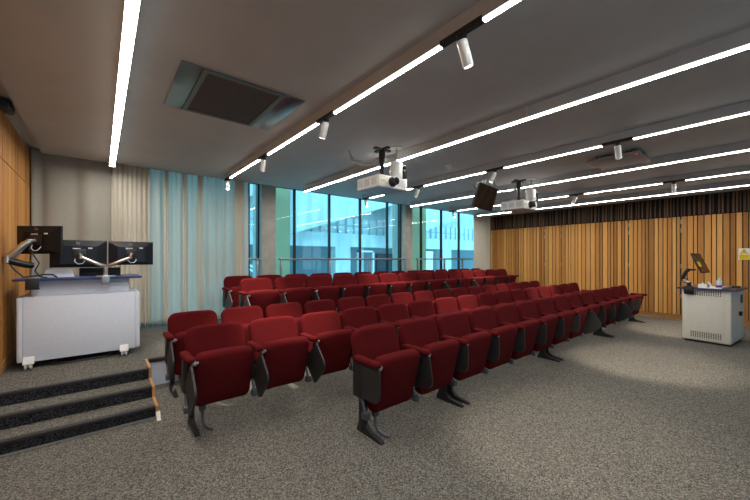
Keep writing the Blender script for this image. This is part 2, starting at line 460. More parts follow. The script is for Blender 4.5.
# four tablet poses share the other parts
TABS = {}
for rot in (0, -10, -45, -32):
    o = add_tablet(proto, HX, rot); TABS[rot] = o
tabs = {}
for ch in list(proto.children):
    if ch.name.startswith('writing_tablet'):
        tabs[(0, -10, -45, -32)[len(tabs)]] = ch.data; bpy.data.objects.remove(ch)
meshes = [(c.name.split('.')[0], c.data) for c in proto.children]
for c in list(proto.children): bpy.data.objects.remove(c)
bpy.data.objects.remove(proto)
endp = thing('end_proto', '', ''); add_arm(endp, -HX)
end_meshes = [(c.name.split('.')[0], c.data) for c in endp.children]
for c in list(endp.children): bpy.data.objects.remove(c)
bpy.data.objects.remove(endp)

X14, X16 = 1.615, .548
rows = [  # name, x of first arm, y of arm tips, floor, seats, description
    ('front row', X14, 1.925, 0, 14), ('second row', X16, 2.945, 0, 16), ('third row', X16, 3.915, 0, 16),
    ('fourth row', X14, 4.86, PLAT, 14), ('back row', X14, 5.72, PLAT, 14)]
TAIL = {'front row': 'front row', 'second row': 'second row', 'third row': 'third row', 'fourth row': 'fourth row on the platform', 'back row': 'back row by windows'}
TR = {0: {1: -10, 8: -32, 11: -32}, 1: {i: -45 for i in (0, 1, 2, 3, 5, 8)}, 2: {i: -45 for i in (0, 2, 3, 6, 9)}, 3: {i: -45 for i in (0, 1, 2, 8, 10)}, 4: {0: -45, 3: -45}}
for ri, (rn, x0, y0, z0, n) in enumerate(rows):
    for k in range(n):
        extra = ''
        if k == n - 1: which = 'last seat at the oak wall end of the ' + TAIL[rn]
        elif k == 0: which = 'first seat at the left end of the ' + TAIL[rn]
        else: which = 'seat %s from the left in the %s' % (ORD[k], TAIL[rn])
        s = thing('auditorium_seat', 'red tip-up auditorium ' + which.replace('first seat', 'seat').replace('last seat', 'seat'), 'auditorium seat',
                  (x0 + PITCH * (k + .5), y0, z0), 0, 'red seats in the ' + rn)
        for nm, me in meshes + [('writing_tablet', tabs[TR[ri].get(k, 0)])] + (end_meshes if k == n - 1 else []):
            o = bpy.data.objects.new(nm, me); COL.objects.link(o); o.parent = s
    # beams with legs
    cuts = [0, 2, 6, 10, 14] if n == 14 else [0, 4, 8, 12, 16]
    for u, (c0, c1) in enumerate(zip(cuts, cuts[1:])):
        xa, xb = x0 + c0 * PITCH, x0 + c1 * PITCH
        where = ['at the left end', 'second from the left', 'third from the left', 'at the oak wall end'][u]
        t = thing('seat_beam', 'dark steel beam and legs under the %s, %s' % (rn, where), 'seat frame', ((xa + xb) / 2, y0 + .24, z0), 0, 'steel frames under the seat rows')
        hw = (xb - xa) / 2
        b = MB(); b.box((-hw + .01, -.03, .285), (hw - .01, .03, .345), bevel=.006); b.build('beam', 'leg', t)
        for sx in (-hw + .05, hw - .05):
            b = MB()
            b.box((sx - .020, -.02, .02), (sx + .020, .06, .32), bevel=.008)
            b.prism([(sx - .018, -.225, 0), (sx - .018, .085, 0), (sx - .018, .085, .015), (sx - .018, .055, .085), (sx - .018, -.02, .085), (sx - .018, -.075, .042), (sx - .018, -.21, .020), (sx - .018, -.225, .012)], (.036, 0, 0))
            b.build('leg', 'leg', t)
        if u == 0:
            b = MB(); b.box((-hw + .10, -.06, .13), (-hw + .15, -.02, .25), bevel=.005)
            b.tube([(-hw + .125, -.04, .13), (-hw + .125, -.045, .06), (-hw + .13, -.08, .02), (-hw + .14, -.15, .012), (-hw + .16, -.19, .012)], .012, 8)
            b.build('cable_conduit', 'dim_steel', t)

# ------------------------------------------------------------------ guard rails
def rail(a, c, posts, label, y=6.52):
    t = thing('guard_rail', label, 'railing', (a, y, PLAT), group='grey guard rails before the windows')
    b = MB(); b.box((-.02, -.025, 1.085), (c - a + .02, .025, 1.125), bevel=.004); b.build('top_rail', 'rail', t)
    for x in posts:
        b = MB(); b.box((x - a - .022, -.022, 0), (x - a + .022, .022, 1.085), bevel=.003); b.box((x - a - .05, -.045, 0), (x - a + .05, .045, .01)); b.build('post', 'rail', t)
rail(.6, 2.44, (.63, 1.55, 2.40), 'grey steel guard rail behind the sheer curtain', 6.60)
rail(2.83, 6.44, (2.86, 4.02, 5.16, 6.40), 'grey steel guard rail before the wide window between columns')
rail(6.86, 9.55, (6.90, 8.06, 8.95), 'grey steel guard rail beside the right end curtain')

# ------------------------------------------------------------------ curtains
def curtain(name, x0, x1, y, z0, z1, amp, wave, m, label, seed, parent=None, th=.004, flare=0.0):
    rg = random.Random(seed); n = max(24, int((x1 - x0) / wave * 12))
    ph = [rg.uniform(0, 6.28) for _ in range(3)]
    def prof(s, z):
        f = (z - z0) / (z1 - z0)
        x = x0 + (x1 - x0) * s
        a = amp * (.75 + .25 * math.sin(s * 9 + ph[0]))
        k = 2 * math.pi * (x - x0) / wave
        yy = y + a * math.sin(k + .5 * math.sin(s * 13 + ph[1])) + a * .35 * math.sin(k * .37 + ph[2] + f * .8) * (1.2 - f)
        xx = x + flare * (1 - f) * (s - .5) + amp * .3 * math.sin(2 * k + ph[1]) * f
        return Vector((xx, yy, z))
    b = MB(); zs = [z0 + (z1 - z0) * q for q in (0, .03, .25, .5, .75, .95, 1)]
    rws = [[b.bm.verts.new(prof(i / n, z)) for i in range(n + 1)] for z in zs]
    for r1, r2 in zip(rws, rws[1:]):
        for i in range(n): b.bm.faces.new((r1[i], r1[i + 1], r2[i + 1], r2[i]))
    o = b.build(name, m, parent, angle=180)
    md = o.modifiers.new('thick', 'SOLIDIFY'); md.thickness = th
    return tag(o, label, 'curtain') if label else o
CZ0 = PLAT + .045
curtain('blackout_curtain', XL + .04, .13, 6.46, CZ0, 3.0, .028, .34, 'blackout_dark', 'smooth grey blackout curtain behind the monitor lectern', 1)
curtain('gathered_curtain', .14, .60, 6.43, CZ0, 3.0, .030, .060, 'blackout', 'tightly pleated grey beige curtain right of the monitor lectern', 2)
curtain('sheer_curtain', .60, 2.18, 6.44, CZ0, 3.0, .035, .155, 'sheer', 'sheer white curtain glowing teal with daylight', 3, th=0.0015)
for xa, xb, lab, sd in ((.80, .86, 'narrow beige pleat bundle, leftmost in the sheer curtain', 4), (1.06, 1.12, 'narrow beige pleat bundle, second from left in the sheer curtain', 8), (1.30, 1.37, 'narrow beige pleat bundle, third from left in the sheer curtain', 5), (1.92, 2.06, 'beige pleat bundle at the window end of the sheer curtain', 6)):
    curtain('curtain_bundle', xa, xb, 6.385, CZ0, 3.0, .012, .03, 'blackout', lab, sd)['group'] = 'pleat bundles in the sheer curtain'
curtain('gathered_curtain', 9.42, XR - .05, 6.40, CZ0, 3.0, .038, .095, 'blackout', 'pleated cream curtain in the corner by the oak wall', 7)

# ------------------------------------------------------------------ ceiling equipment
# cassette unit
t = thing('ceiling_cassette', 'dark square ceiling vent panel with mirrored plates at both sides', 'ceiling vent', (.45, 2.75, ZC))
b = MB(); b.box((0, 0, -.012), (.145, .87, 0), bevel=.002); b.build('blank_plate', 'plate', t)
b = MB(); b.box((.80, 0, -.012), (.985, .87, 0), bevel=.002); b.build('blank_plate', 'plate', t)
b = MB()
for q in (((.148, 0, -.018), (.797, .035, 0)), ((.148, .835, -.018), (.797, .87, 0)), ((.148, .035, -.018), (.185, .835, 0)), ((.76, .035, -.018), (.797, .835, 0))): b.box(*q)
b.build('grille_frame', mat('grey_green_frame', (.10, .11, .105), .4), t, smooth=False)
b = MB(); b.box((.185, .035, -.010), (.76, .835, 0)); b.build('grille', 'vent_grille', t, smooth=False)

def projector(loc, label):
    t = thing('projector', label, 'projector', loc, 0, 'ceiling projectors')
    b = MB(); b.box((-.245, -.22, -.075), (.245, .22, .075), bevel=.014, seg=3); b.build('body', 'white_metal', t)
    for k in range(3):
        y = -.13 + k * .14
        b = MB(); b.box((-.2485, y - .05, -.045), (-.2445, y + .05, .045)); v = b.build('side_vent', 'vent_grey', t, smooth=False)
        b = MB()
        for j in range(6): b.box((-.251, y - .05, -.042 + j * .015), (-.248, y + .05, -.036 + j * .015))
        b.build('louvre', 'white_metal', v, smooth=False)
    b = MB(); b.box((.07, -.2235, -.045), (.20, -.2195, .045)); v = b.build('front_vent', 'vent_grey', t, smooth=False)
    b = MB()
    for j in range(8): b.box((.074 + j * .016, -.226, -.045), (.080 + j * .016, -.223, .045))
    b.build('louvre', 'white_metal', v, smooth=False)
    b = MB(); b.cyl((-.02, -.235, .0), (-.02, -.18, .0), .062, 28); b.cyl((-.02, -.30, 0), (-.02, -.23, 0), .047, 28, .052); ln = b.build('lens_barrel', 'black', t)
    b = MB(); b.cyl((-.02, -.303, 0), (-.02, -.298, 0), .036, 24); b.build('lens', 'lens', ln)
    b = MB(); b.box((-.205, -.223, -.012), (-.135, -.2195, .010)); b.build('label_sticker', mat('lime_sticker', (.60, .62, .05), .5), t, smooth=False)
    b = MB(); b.box((-.22, -.19, -.079), (.22, .19, -.0745)); b.build('base_plate', 'steel', t, smooth=False)
    b = MB(); b.box((-.10, -.10, .075), (.10, .10, .088)); b.cyl((0, 0, .085), (0, 0, .33), .030, 18); b.cyl((0, 0, .30), (0, 0, .458), .042, 18); b.build('mount_pole', 'black', t)
    b = MB(); b.box((-.13, -.025, .452), (.13, .025, .4745)); b.box((-.025, -.13, .452), (.025, .13, .4745)); b.build('ceiling_bracket', 'black', t, smooth=False)
    b = MB()
    b.tube([(0, .03, .37), (-.06, .06, .33), (-.16, .16, .30), (-.26, .26, .34), (-.30, .30, .42), (-.30, .32, .474)], .012, 8)
    b.tube([(0, .03, .34), (-.10, .10, .28), (-.20, .20, .27), (-.28, .30, .35), (-.28, .34, .474)], .010, 8)
    b.build('cable', 'cable_grey', t)
    return t
projector((2.84, 3.32, 2.375), 'white ceiling projector with black lens near the wide window')
projector((5.93, 3.08, 2.375), 'white ceiling projector with black lens near the oak wall')
def ptz(loc, label):
    t = thing('ceiling_camera', label, 'camera', loc, 0, 'white cameras hanging by the projectors')
    b = MB(); b.lathe([(.075, .0), (.078, -.012), (.012, -.016), (.012, -.19)], (0, 0, 0)); b.build('drop_pole', 'chrome', t)
    b = MB(); b.lathe([(.02, -.185), (.075, -.195), (.083, -.21), (.083, -.385), (.074, -.40), (.02, -.405)], (0, 0, 0), 28); b.build('housing', 'white_metal', t)
    b = MB(); b.cyl((.06, -.045, -.27), (.095, -.075, -.27), .036, 20); b.box((.045, -.095, -.40), (.105, -.035, -.29), bevel=.012); b.build('lens_unit', 'gloss_black', t)
    return t
ptz((2.95, 3.165, ZC), 'white cylinder camera on a rod behind the projector near the wide window')
ptz((5.975, 2.88, ZC), 'white cylinder camera on a rod behind the projector near the oak wall')

# display hanging from the ceiling, screen tipped down towards the front of the room
t = thing('hanging_display', 'flat dark screen hanging tilted from the ceiling in the room centre', 'display', (4.88, 3.10, 2.42))
T = Matrix.Rotation(R(4), 4, 'Y') @ Matrix.Rotation(R(16), 4, 'X')
b = MB(); b.box((-.275, -.012, -.198), (.275, .028, .198), bevel=.005); b.box((-.16, .028, -.12), (.16, .055, .12), bevel=.01); b.bm.transform(T); b.build('casing', 'black', t)
b = MB(); b.box((-.262, -.0145, -.186), (.262, -.0115, .188)); b.bm.transform(T); b.build('screen', 'screen', t, smooth=False)
b = MB()
for x in (-.09, .09): b.box((x - .012, .052, -.10), (x + .012, .068, .26))
b.box((-.10, .052, .20), (.10, .075, .225)); b.bm.transform(T); b.build('mount_rail', 'steel', t, smooth=False)
b = MB(); b.cyl((.03, .0, .21), (.03, .0, .425), .022, 16); b.box((-.02, -.07, .412), (.09, .07, .429)); b.build('drop_pole', 'steel', t)
b = MB(); b.tube([(-.12, .07, .10), (-.17, .13, .24), (-.20, .24, .29), (-.22, .34, .36), (-.22, .38, .429)], .009, 8); b.build('cable', 'black', t)

# ceiling microphone tile
t = thing('ceiling_microphone_tile', 'flat square grey panel with red corner lights under the ceiling', 'microphone panel', (5.61, 1.47, 2.785))
b = MB(); b.box((-.30, -.30, -.018), (.30, .30, .018), bevel=.006); b.build('panel', mat('panel_grey', (.30, .27, .25), .6), t)
for x in (-.27, .27):
    for y in (-.27, .27):
        b = MB(); b.cyl((x, y, -.021), (x, y, -.017), .008, 10); b.build('indicator_light', 'led_red', t)
b = MB()
for x in (-.2, .2):
    for y in (-.2, .2): b.cyl((x, y, .018), (x, y, .065), .008, 8)
b.build('hanger', 'black', t)
b = MB(); b.lathe([(.055, 0), (.055, -.012), (.045, -.03), (.03, -.045), (.012, -.05)], (0, 0, 0), 24); o = b.build('smoke_detector', 'white_metal'); o.location = (4.15, 3.27, ZC)
tag(o, 'small round white smoke detector on the ceiling left of the hanging display', 'smoke detector')
# dark fixture in the cove above the left wall
t = thing('cove_loudspeaker', 'small black wall loudspeaker high in the cove above the left wall', 'loudspeaker', (XL + .035, 4.70, 2.865))
b = MB(); b.box((.0, -.11, -.04), (.07, .11, .04), rot=(0, R(12), 0), bevel=.01); b.build('cabinet', 'black', t)
b = MB(); b.box((-.03, -.02, -.02), (.02, .02, .02)); b.build('bracket', 'leg', t)

# ------------------------------------------------------------------ monitors
def logo(b, c, s):
    """two slanted letters made of four strokes on a monitor back (drawn in the x-z plane, y = c.y)"""
    cx, cy, cz = c
    def stroke(x0, z0, x1, z1, w=.006):
        d = Vector((x1 - x0, 0, z1 - z0)).normalized(); q = Vector((-d.z, 0, d.x)) * w / 2
        p = [Vector((cx + x * s, cy, cz + z * s)) for x, z in ((x0, z0), (x1, z1))]
        b.prism([p[0] + q * s * 20, p[0] - q * s * 20, p[1] - q * s * 20, p[1] + q * s * 20], (0, -.0012, 0))
    stroke(-.75, -.4, -.35, .9); stroke(-.5, .38, -.12, .38); stroke(-.30, -.4, -.08, .36)
    stroke(.02, -.9, .42, .36); stroke(.36, .36, .72, .36); stroke(.52, -.38, .74, .36); stroke(.16, -.38, .54, -.38)
def monitor(loc, rz, tilt, label, w=.475, h=.29):
    """origin at the VESA mount; back faces local -Y, screen local +Y"""
    t = thing('monitor', label, 'monitor', loc, rz, 'monitors on the left lectern'); t.rotation_euler = (R(tilt), 0, rz)
    b = MB()
    r0 = [(-w / 2, .045, -h / 2), (w / 2, .045, -h / 2), (w / 2, .045, h / 2), (-w / 2, .045, h / 2)]
    r1 = [(x, .022, z) for x, _, z in r0]
    i, j = .085, .05
    r2 = [(-w / 2 + i, .0, -h / 2 + .035), (w / 2 - i, .0, -h / 2 + .035), (w / 2 - i, .0, h / 2 - .065), (-w / 2 + i, .0, h / 2 - .065)]
    A, B_, C_ = b.ring(r0), b.ring(r1), b.ring(r2)
    b.bridge(A, B_); b.bridge(B_, C_); b.bm.faces.new(A[::-1]); b.bm.faces.new(C_)
    b.build('casing', 'gloss_black', t, smooth=False)
    b = MB(); b.box((-w / 2 + .008, .0445, -h / 2 + .014), (w / 2 - .008, .0465, h / 2 - .008)); b.build('screen', 'screen', t, smooth=False)
    b = MB(); b.box((-.055, -.018, -.05), (.055, .001, .05), bevel=.004); b.build('mount_plate', 'black', t)
    b = MB(); logo(b, (-.01, .0065, h / 2 - .034), .022); lg = b.build('logo_mark', 'hp', t, smooth=False)
    lg.rotation_euler = (R(0), 0, 0)
    b = MB(); b.box((-.055, -.004, .053), (.01, 0.0, .063)); b.build('sticker', 'paper', t, smooth=False)
    b = MB(); b.box((.075, -.003, .055), (.11, 0.0, .070)); b.build('sticker', 'paper', t, smooth=False)
    b = MB(); b.tube([(-.035, -.008, -.045), (-.037, -.018, -.085), (-.01, -.022, -.112), (.025, -.02, -.108), (.042, -.012, -.085), (.042, 0, -.07)], .0045, 8); b.build('cable', 'paper', t)
    return t
monitor((-.18, 4.90, 1.472), 0, 0, 'black monitor back, middle of three on the lectern', .475, .30)
monitor((.285, 4.90, 1.482), 0, 0, 'black monitor back nearest the pleated curtain, rightmost of three', .43, .275)
monitor((-.50, 4.80, 1.61), R(-39), 0, 'black monitor back raised highest beside the oak wall', .445, .285)

# ------------------------------------------------------------------ left lectern
t = thing('lectern', 'wide pale grey lectern on castors carrying three monitors', 'lectern', (-.145, 4.84, PLAT))
W = .505
b = MB(); b.box((-W + .05, 0, .07), (W - .05, .62, .73)); b.build('body', 'white_board', t, smooth=False)
b = MB(); b.box((-W + .048, -.004, .072), (W - .048, 0, .728), bevel=.002); b.build('front_panel', 'white_board', t)
for sx in (-1, 1):
    b = MB(); b.box((sx * W - (.05 if sx > 0 else 0), -.002, .07), (sx * W + (0 if sx > 0 else .05), .62, .73), bevel=.018, seg=4); b.build('corner_post', 'white_board', t)
b = MB(); b.box((-.41, .08, .73), (.405, .58, .892), bevel=.003); b.build('upper_box', 'white_board', t)
b = MB(); b.box((-.525, -.06, .892), (.52, .66, .915), bevel=.005); b.build('desktop', 'navy', t)
for x in (-.415, .355):
    b = MB()
    b.prism([(x - .04, -.001, .125), (x - .04, -.012, .125), (x - .04, -.055, .068), (x - .04, -.055, .058), (x - .04, -.001, .058)], (.08, 0, 0)); cb = b.build('castor_bracket', 'white_metal', t, smooth=False)
    b = MB(); b.cyl((x - .028, -.04, .028), (x - .010, -.04, .028), .028, 18); b.cyl((x + .010, -.04, .028), (x + .028, -.04, .028), .028, 18); b.cyl((x - .03, -.04, .028), (x + .03, -.04, .028), .008, 8)
    b.build('wheel', 'cable_grey', cb)
    b = MB(); b.box((x - .015, -.06, .03), (x + .015, -.02, .06), bevel=.006); b.build('fork', 'steel', cb)
    b = MB(); b.cyl((x - .02, .55, .030), (x + .02, .55, .030), .030, 18); b.box((x - .012, .53, .03), (x + .012, .57, .07)); b.build('rear_castor', 'cable_grey', t)
b = MB(); b.tube([(-.30, .10, .07), (-.22, .04, .012), (-.10, .02, .010), (.05, .04, .010), (.20, .05, .010), (.30, .10, .07)], .010, 8)
b.tube([(-.15, .16, .07), (-.05, .10, .012), (.12, .08, .010), (.28, .13, .012), (.33, .2, .07)], .008, 8); b.build('floor_cable', 'black', t)

# dual arm in the middle of the desk edge
t = thing('monitor_stand', 'silver dual monitor arm clamped to the lectern edge', 'monitor stand', (.045, 4.80, 1.215), group='monitor stands')
b = MB(); b.box((-.035, -.03, -.085), (.035, -.022, .0), bevel=.003); b.box((-.035, -.03, -.09), (.035, .05, -.082)); b.cyl((-.018, .0, -.085), (-.018, .0, -.03), .010, 12); b.cyl((.018, .0, -.085), (.018, .0, -.03), .010, 12); b.build('clamp', 'steel', t)
b = MB(); b.box((-.085, -.03, .002), (.085, .06, .014), bevel=.003); b.cyl((0, .02, .014), (0, .02, .13), .020, 18); b.build('base_post', 'chrome', t)
b = MB(); b.tube([(0, .02, .12), (-.05, .0, .135), (-.20, .045, .215)], [.020, .020, .016], 12); b.cyl((-.21, .045, .20), (-.21, .045, .25), .018, 12); b.cyl((-.21, .05, .235), (-.225, .085, .255), .014, 10); b.build('arm', 'chrome', t)
b = MB(); b.tube([(0, .02, .12), (.05, .0, .135), (.22, .045, .215)], [.020, .020, .016], 12); b.cyl((.225, .045, .20), (.225, .045, .25), .018, 12); b.cyl((.225, .05, .235), (.238, .085, .262), .014, 10); b.build('arm', mat('bronze_arm', (.45, .34, .28), .3, 1), t)

t = thing('monitor_stand', 'black and silver jointed monitor arm at the oak wall end', 'monitor stand', (-.53, 4.80, 1.215), group='monitor stands')
b = MB(); b.box((-.05, -.03, -.105), (.05, -.022, 0), bevel=.003); b.box((-.05, -.03, -.11), (.05, .05, -.10)); b.box((-.03, -.022, -.10), (.03, .03, -.03)); b.build('clamp', 'black', t)
b = MB(); b.box((-.055, -.03, .002), (.055, .07, .014), bevel=.003); b.cyl((0, .02, .014), (0, .02, .10), .024, 18); b.cyl((0.01, .02, .095), (.01, .02, .15), .026, 18); b.build('base_post', 'steel', t)
b = MB(); b.tube([(.01, .02, .13), (-.06, .01, .145), (-.165, -.01, .185)], [.030, .033, .033], 12); b.build('lower_arm', 'gloss_black', t)
b = MB(); b.cyl((-.17, -.01, .165), (-.17, -.01, .235), .030, 18); b.build('elbow', 'chrome', t)
b = MB(); b.tube([(-.165, -.01, .215), (-.13, -.01, .25), (-.055, -.02, .345), (-.02, -.02, .375)], [.030, .034, .031, .024], 12); b.build('upper_arm', 'chrome', t)
b = MB(); b.cyl((-.02, -.02, .36), (-.02, -.02, .40), .022, 14); b.tube([(-.02, -.02, .38), (.012, -.02, .385), (.025, -.02, .395)], .016, 10); b.build('head', 'chrome', t)
b = MB(); b.tube([(-.165, -.01, .17), (-.12, -.02, .09), (-.06, -.02, .02), (.02, -.01, .03), (.07, .03, .04), (.14, .08, .035), (.17, .12, .006)], .008, 8)
b.tube([(.0, -.01, .375), (-.02, -.03, .30), (.02, -.03, .22), (.05, -.02, .16), (.02, -.02, .08), (.05, .03, .02), (.10, .06, .008)], .006, 8); b.build('cable', 'black', t)

b = MB(); b.prism([(-.12, .0, 0), (.135, .0, 0), (.115, .03, .085), (-.095, .03, .085)], (0, .006, 0)); o = b.build('tilted_panel', 'white_board'); o.location = (-.36, 5.02, 1.216)
tag(o, 'pale tilted sheet standing on the lectern below the middle monitor', 'document holder')
t = thing('touch_panel', 'low black device on the lectern top behind the dual arm', 'touch panel', (.0, 5.12, 1.216))
b = MB(); b.box((-.19, .0, .0), (.19, .02, .10), rot=(R(-12), 0, 0), pivot=(0, 0, 0), bevel=.005); b.build('casing', 'gloss_black', t)
b = MB(); b.box((-.12, .01, 0), (.12, .09, .012), bevel=.004); b.build('foot', 'black', t)

# ------------------------------------------------------------------ right lectern
RZ = R(-5.5)
t = thing('lectern', 'cream metal lectern cabinet with punched vents near the oak wall', 'lectern', (7.80, .53, 0), RZ)
w, dp, H = .60, .90, .915
b = MB(); b.box((0, .0, .03), (dp, w, H), bevel=.022, seg=4); b.build('body', 'cream', t)
b = MB(); b.box((.03, .03, 0), (dp - .03, w - .03, .03)); b.build('plinth', 'black', t, smooth=False)
b = MB(); b.box((-.004, .075, .05), (.004, w - .075, H - .012), bevel=.002); b.build('front_panel', 'cream', t)
for z0 in (.09, .795):
    b = MB()
    for k in range(14):
        for j in range(4):
            y = .115 + k * .0275; z = z0 + j * .025
            b.box((-.0055, y, z), (-.003, y + .014, z + .017))
    b.build('vent_holes', 'ink', t, smooth=False)
b = MB(); b.box((dp * .52, -.006, .06), (dp - .02, .002, H - .02), bevel=.002); b.build('side_door', 'cream', t)
b = MB(); b.box((dp * .66, -.008, .66), (dp * .86, -.004, .80)); b.build('side_vent', 'leg', t, smooth=False)
b = MB(); b.box((dp * .53, -.04, .46), (dp * .62, -.004, .53), bevel=.008); b.build('handle', 'black', t)
b = MB(); b.box((-.05, -.05, H), (dp + .05, w + .05, H + .008), bevel=.003); b.build('worktop', 'desk', t)
b = MB()
for q in (((-.056, -.056, H - .022), (-.046, w + .056, H + .006)), ((dp + .046, -.056, H - .022), (dp + .056, w + .056, H + .006)), ((-.05, -.056, H - .022), (dp + .05, -.046, H + .006)), ((-.05, w + .046, H - .022), (dp + .05, w + .056, H + .006))): b.box(*q)
b.build('worktop_edge', 'navy', t, smooth=False)
TOP = H + .008
def RL(x, y, z=TOP):
    c, s = math.cos(RZ), math.sin(RZ); return (7.80 + c * x - s * y, .53 + s * x + c * y, z)
t = thing('monitor_stand', 'black jointed monitor arm clamped to the cream lectern', 'monitor stand', RL(-.02, .50), RZ, 'monitor stands')
b = MB(); b.box((-.055, -.06, -.11), (-.047, .06, 0.01), bevel=.003); b.box((-.055, -.05, -.11), (.015, .05, -.06)); b.box((-.05, -.05, .001), (.06, .05, .02), bevel=.004); b.build('clamp', 'black', t)
b = MB(); b.cyl((0, 0, .02), (0, 0, .09), .028, 16); b.build('base_post', 'black', t)
b = MB(); b.tube([(0, 0, .085), (0, .06, .10), (0, .085, .13)], .028, 12); b.build('lower_arm', 'steel', t)
b = MB(); b.tube([(0, .085, .11), (0, .09, .16), (0, .04, .27), (0, .015, .31)], [.026, .028, .028, .022], 12); b.build('upper_arm', 'leg', t)
b = MB(); b.cyl((0, .02, .27), (0, .02, .325), .024, 14); b.tube([(0, .02, .30), (.06, -.01, .30), (.20, -.03, .30)], .016, 10); b.build('head', 'black', t)
b = MB(); b.tube([(0, .09, .13), (.0, .03, .16), (.0, .01, .10), (.02, 0, .04)], .005, 6); b.build('cable', 'black', t)
# its monitor: leaning back, screen towards the front of the room
mo = thing('monitor', 'black monitor leaning back on the cream lectern, screen in view', 'monitor', RL(.235, .405, 1.345)); mo.rotation_euler = (R(-22), 0, RZ + R(-1))
w2, h2 = .47, .36
b = MB(); b.box((-w2 / 2, 0, -h2 / 2), (w2 / 2, .022, h2 / 2), bevel=.004); b.box((-w2 / 2 + .1, .022, -h2 / 2 + .08), (w2 / 2 - .1, .05, h2 / 2 - .08), bevel=.008); b.build('casing', 'black', mo)
b = MB(); b.box((-w2 / 2 + .01, -.0015, -h2 / 2 + .012), (w2 / 2 - .01, .001, h2 / 2 - .01)); b.build('screen', 'screen', mo, smooth=False)
b = MB(); b.box((-w2 / 2 + .012, -.003, -.07), (-w2 / 2 + .15, -.001, .02)); b.build('sticker', 'yellow', mo, smooth=False)
# things on the worktop
t = thing('sanitiser_bottle', 'clear hand sanitiser bottle with purple liquid on the cream lectern', 'bottle', RL(.20, .175))
b = MB(); b.lathe([(.034, .002), (.036, .008), (.036, .05)], (0, 0, 0)); b.build('liquid', 'purple', t)
b = MB(); b.lathe([(.036, .05), (.036, .12), (.03, .135), (.014, .14)], (0, 0, 0)); b.build('bottle_body', 'bottle', t)
b = MB(); b.lathe([(.017, .14), (.018, .175), (.012, .18)], (0, 0, 0)); b.box((-.045, -.006, .172), (.0, .006, .182)); b.build('pump_cap', 'white_metal', t)
t = thing('tissue_box', 'small white tissue box on the cream lectern', 'tissue box', RL(.12, .36), RZ)
b = MB(); b.box((-.06, -.05, .001), (.06, .05, .062), bevel=.004); b.build('carton', 'paper', t)
b = MB(); b.prism([(-.03, -.004, .062), (.03, -.004, .062), (.02, .0, .09), (0, .002, .078), (-.015, -.002, .088)], (0, .006, 0)); b.build('tissue', 'paper', t, smooth=False)
t = thing('card_reader', 'white tilted handset in a cradle beside the sanitiser bottle', 'phone', RL(.16, .245), RZ)
b = MB(); b.box((-.04, -.035, .001), (.04, .035, .03), bevel=.006); b.build('cradle', 'white_metal', t)
b = MB(); b.box((-.03, .0, .02), (.03, .022, .12), rot=(R(-28), 0, 0), pivot=(0, 0, .03), bevel=.006); b.build('handset', 'bottle', t)
b = MB(); b.box((-.09, -.13, .0006), (.09, .13, .006)); o = b.build('paper_stack', 'paper', smooth=False); o.location = RL(.06, .36); o.location = RL(.05, .25); o.rotation_euler = (0, 0, RZ + .1)
tag(o, 'loose white papers at the front edge of the cream lectern', 'papers')
b = MB(); b.box((-.075, -.20, .0006), (.075, .20, .018), bevel=.004); o = b.build('keyboard', mat('grey_keyboard', (.30, .29, .28), .5)); o.location = RL(.27, .0 + .0 + .02 + .0); o.location = RL(.33, .17); o.rotation_euler = (0, 0, RZ + 1.45)
tag(o, 'grey keyboard lying behind the papers on the cream lectern', 'keyboard')
b = MB(); b.cushion(.06, .11, .035, .028, .015, Matrix.Translation((0, 0, .019)) @ Matrix.Rotation(R(90), 4, 'X')); o = b.build('computer_mouse', 'black'); o.location = RL(.50, .03)
tag(o, 'black mouse at the worktop edge of the cream lectern', 'mouse')

# warning sign on the right wall (plane x = XR - .024, facing -X); wall y runs right to left
t = thing('warning_sign', 'square yellow and white electrical warning sign on the oak wall', 'sign', (XR - .024, .525, 1.515))
S = .080
b = MB(); b.box((-.006, -S, -.118), (0, S, .118)); b.build('board', 'paper', t, smooth=False)
b = MB(); b.box((-.0075, -S + .002, -.112), (-.006, S - .012, -.012)); b.build('text_panel', 'yellow', t, smooth=False)
b = MB(); b.prism([(-.006, .066, .0), (-.006, -.066, .0), (-.006, 0, .112)], (-.0015, 0, 0)); b.build('triangle', 'yellow', t, smooth=False)
b = MB()
tri = [Vector((-.0076, .066, .0)), Vector((-.0076, -.066, .0)), Vector((-.0076, 0, .112))]; cen = sum(tri, Vector()) / 3
for q in range(3):
    p0, p1 = tri[q], tri[(q + 1) % 3]
    b.prism([p0, p1, p1 + (cen - p1) * .10, p0 + (cen - p0) * .10], (-.0012, 0, 0))
b.prism([(-.0076, .004, .085), (-.0076, -.008, .085), (-.0076, .0, .055), (-.0076, -.014, .055), (-.0076, .006, .014), (-.0076, .0, .043), (-.0076, .014, .043)], (-.0012, 0, 0))
b.build('lightning_symbol', 'olive', t, smooth=False)
def text(body, size, y, z, x, parent, m):
    c = bpy.data.curves.new('lettering', 'FONT'); c.body = body; c.size = size; c.align_x = 'CENTER'; c.extrude = .0004
    tmp = bpy.data.objects.new('tmp', c); COL.objects.link(tmp)
    dg = bpy.context.evaluated_depsgraph_get(); me = bpy.data.meshes.new_from_object(tmp.evaluated_get(dg)); bpy.data.objects.remove(tmp)
    me.materials.clear(); me.materials.append(M[m])
    o = bpy.data.objects.new('lettering', me); COL.objects.link(o); o.parent = parent
    o.location = (x, y, z); o.rotation_euler = (R(90), 0, R(-90)); return o
text('DANGER', .033, .005, -.052, -.0085, t, 'olive')
text('230 VOLTS', .023, .005, -.088, -.0085, t, 'olive')

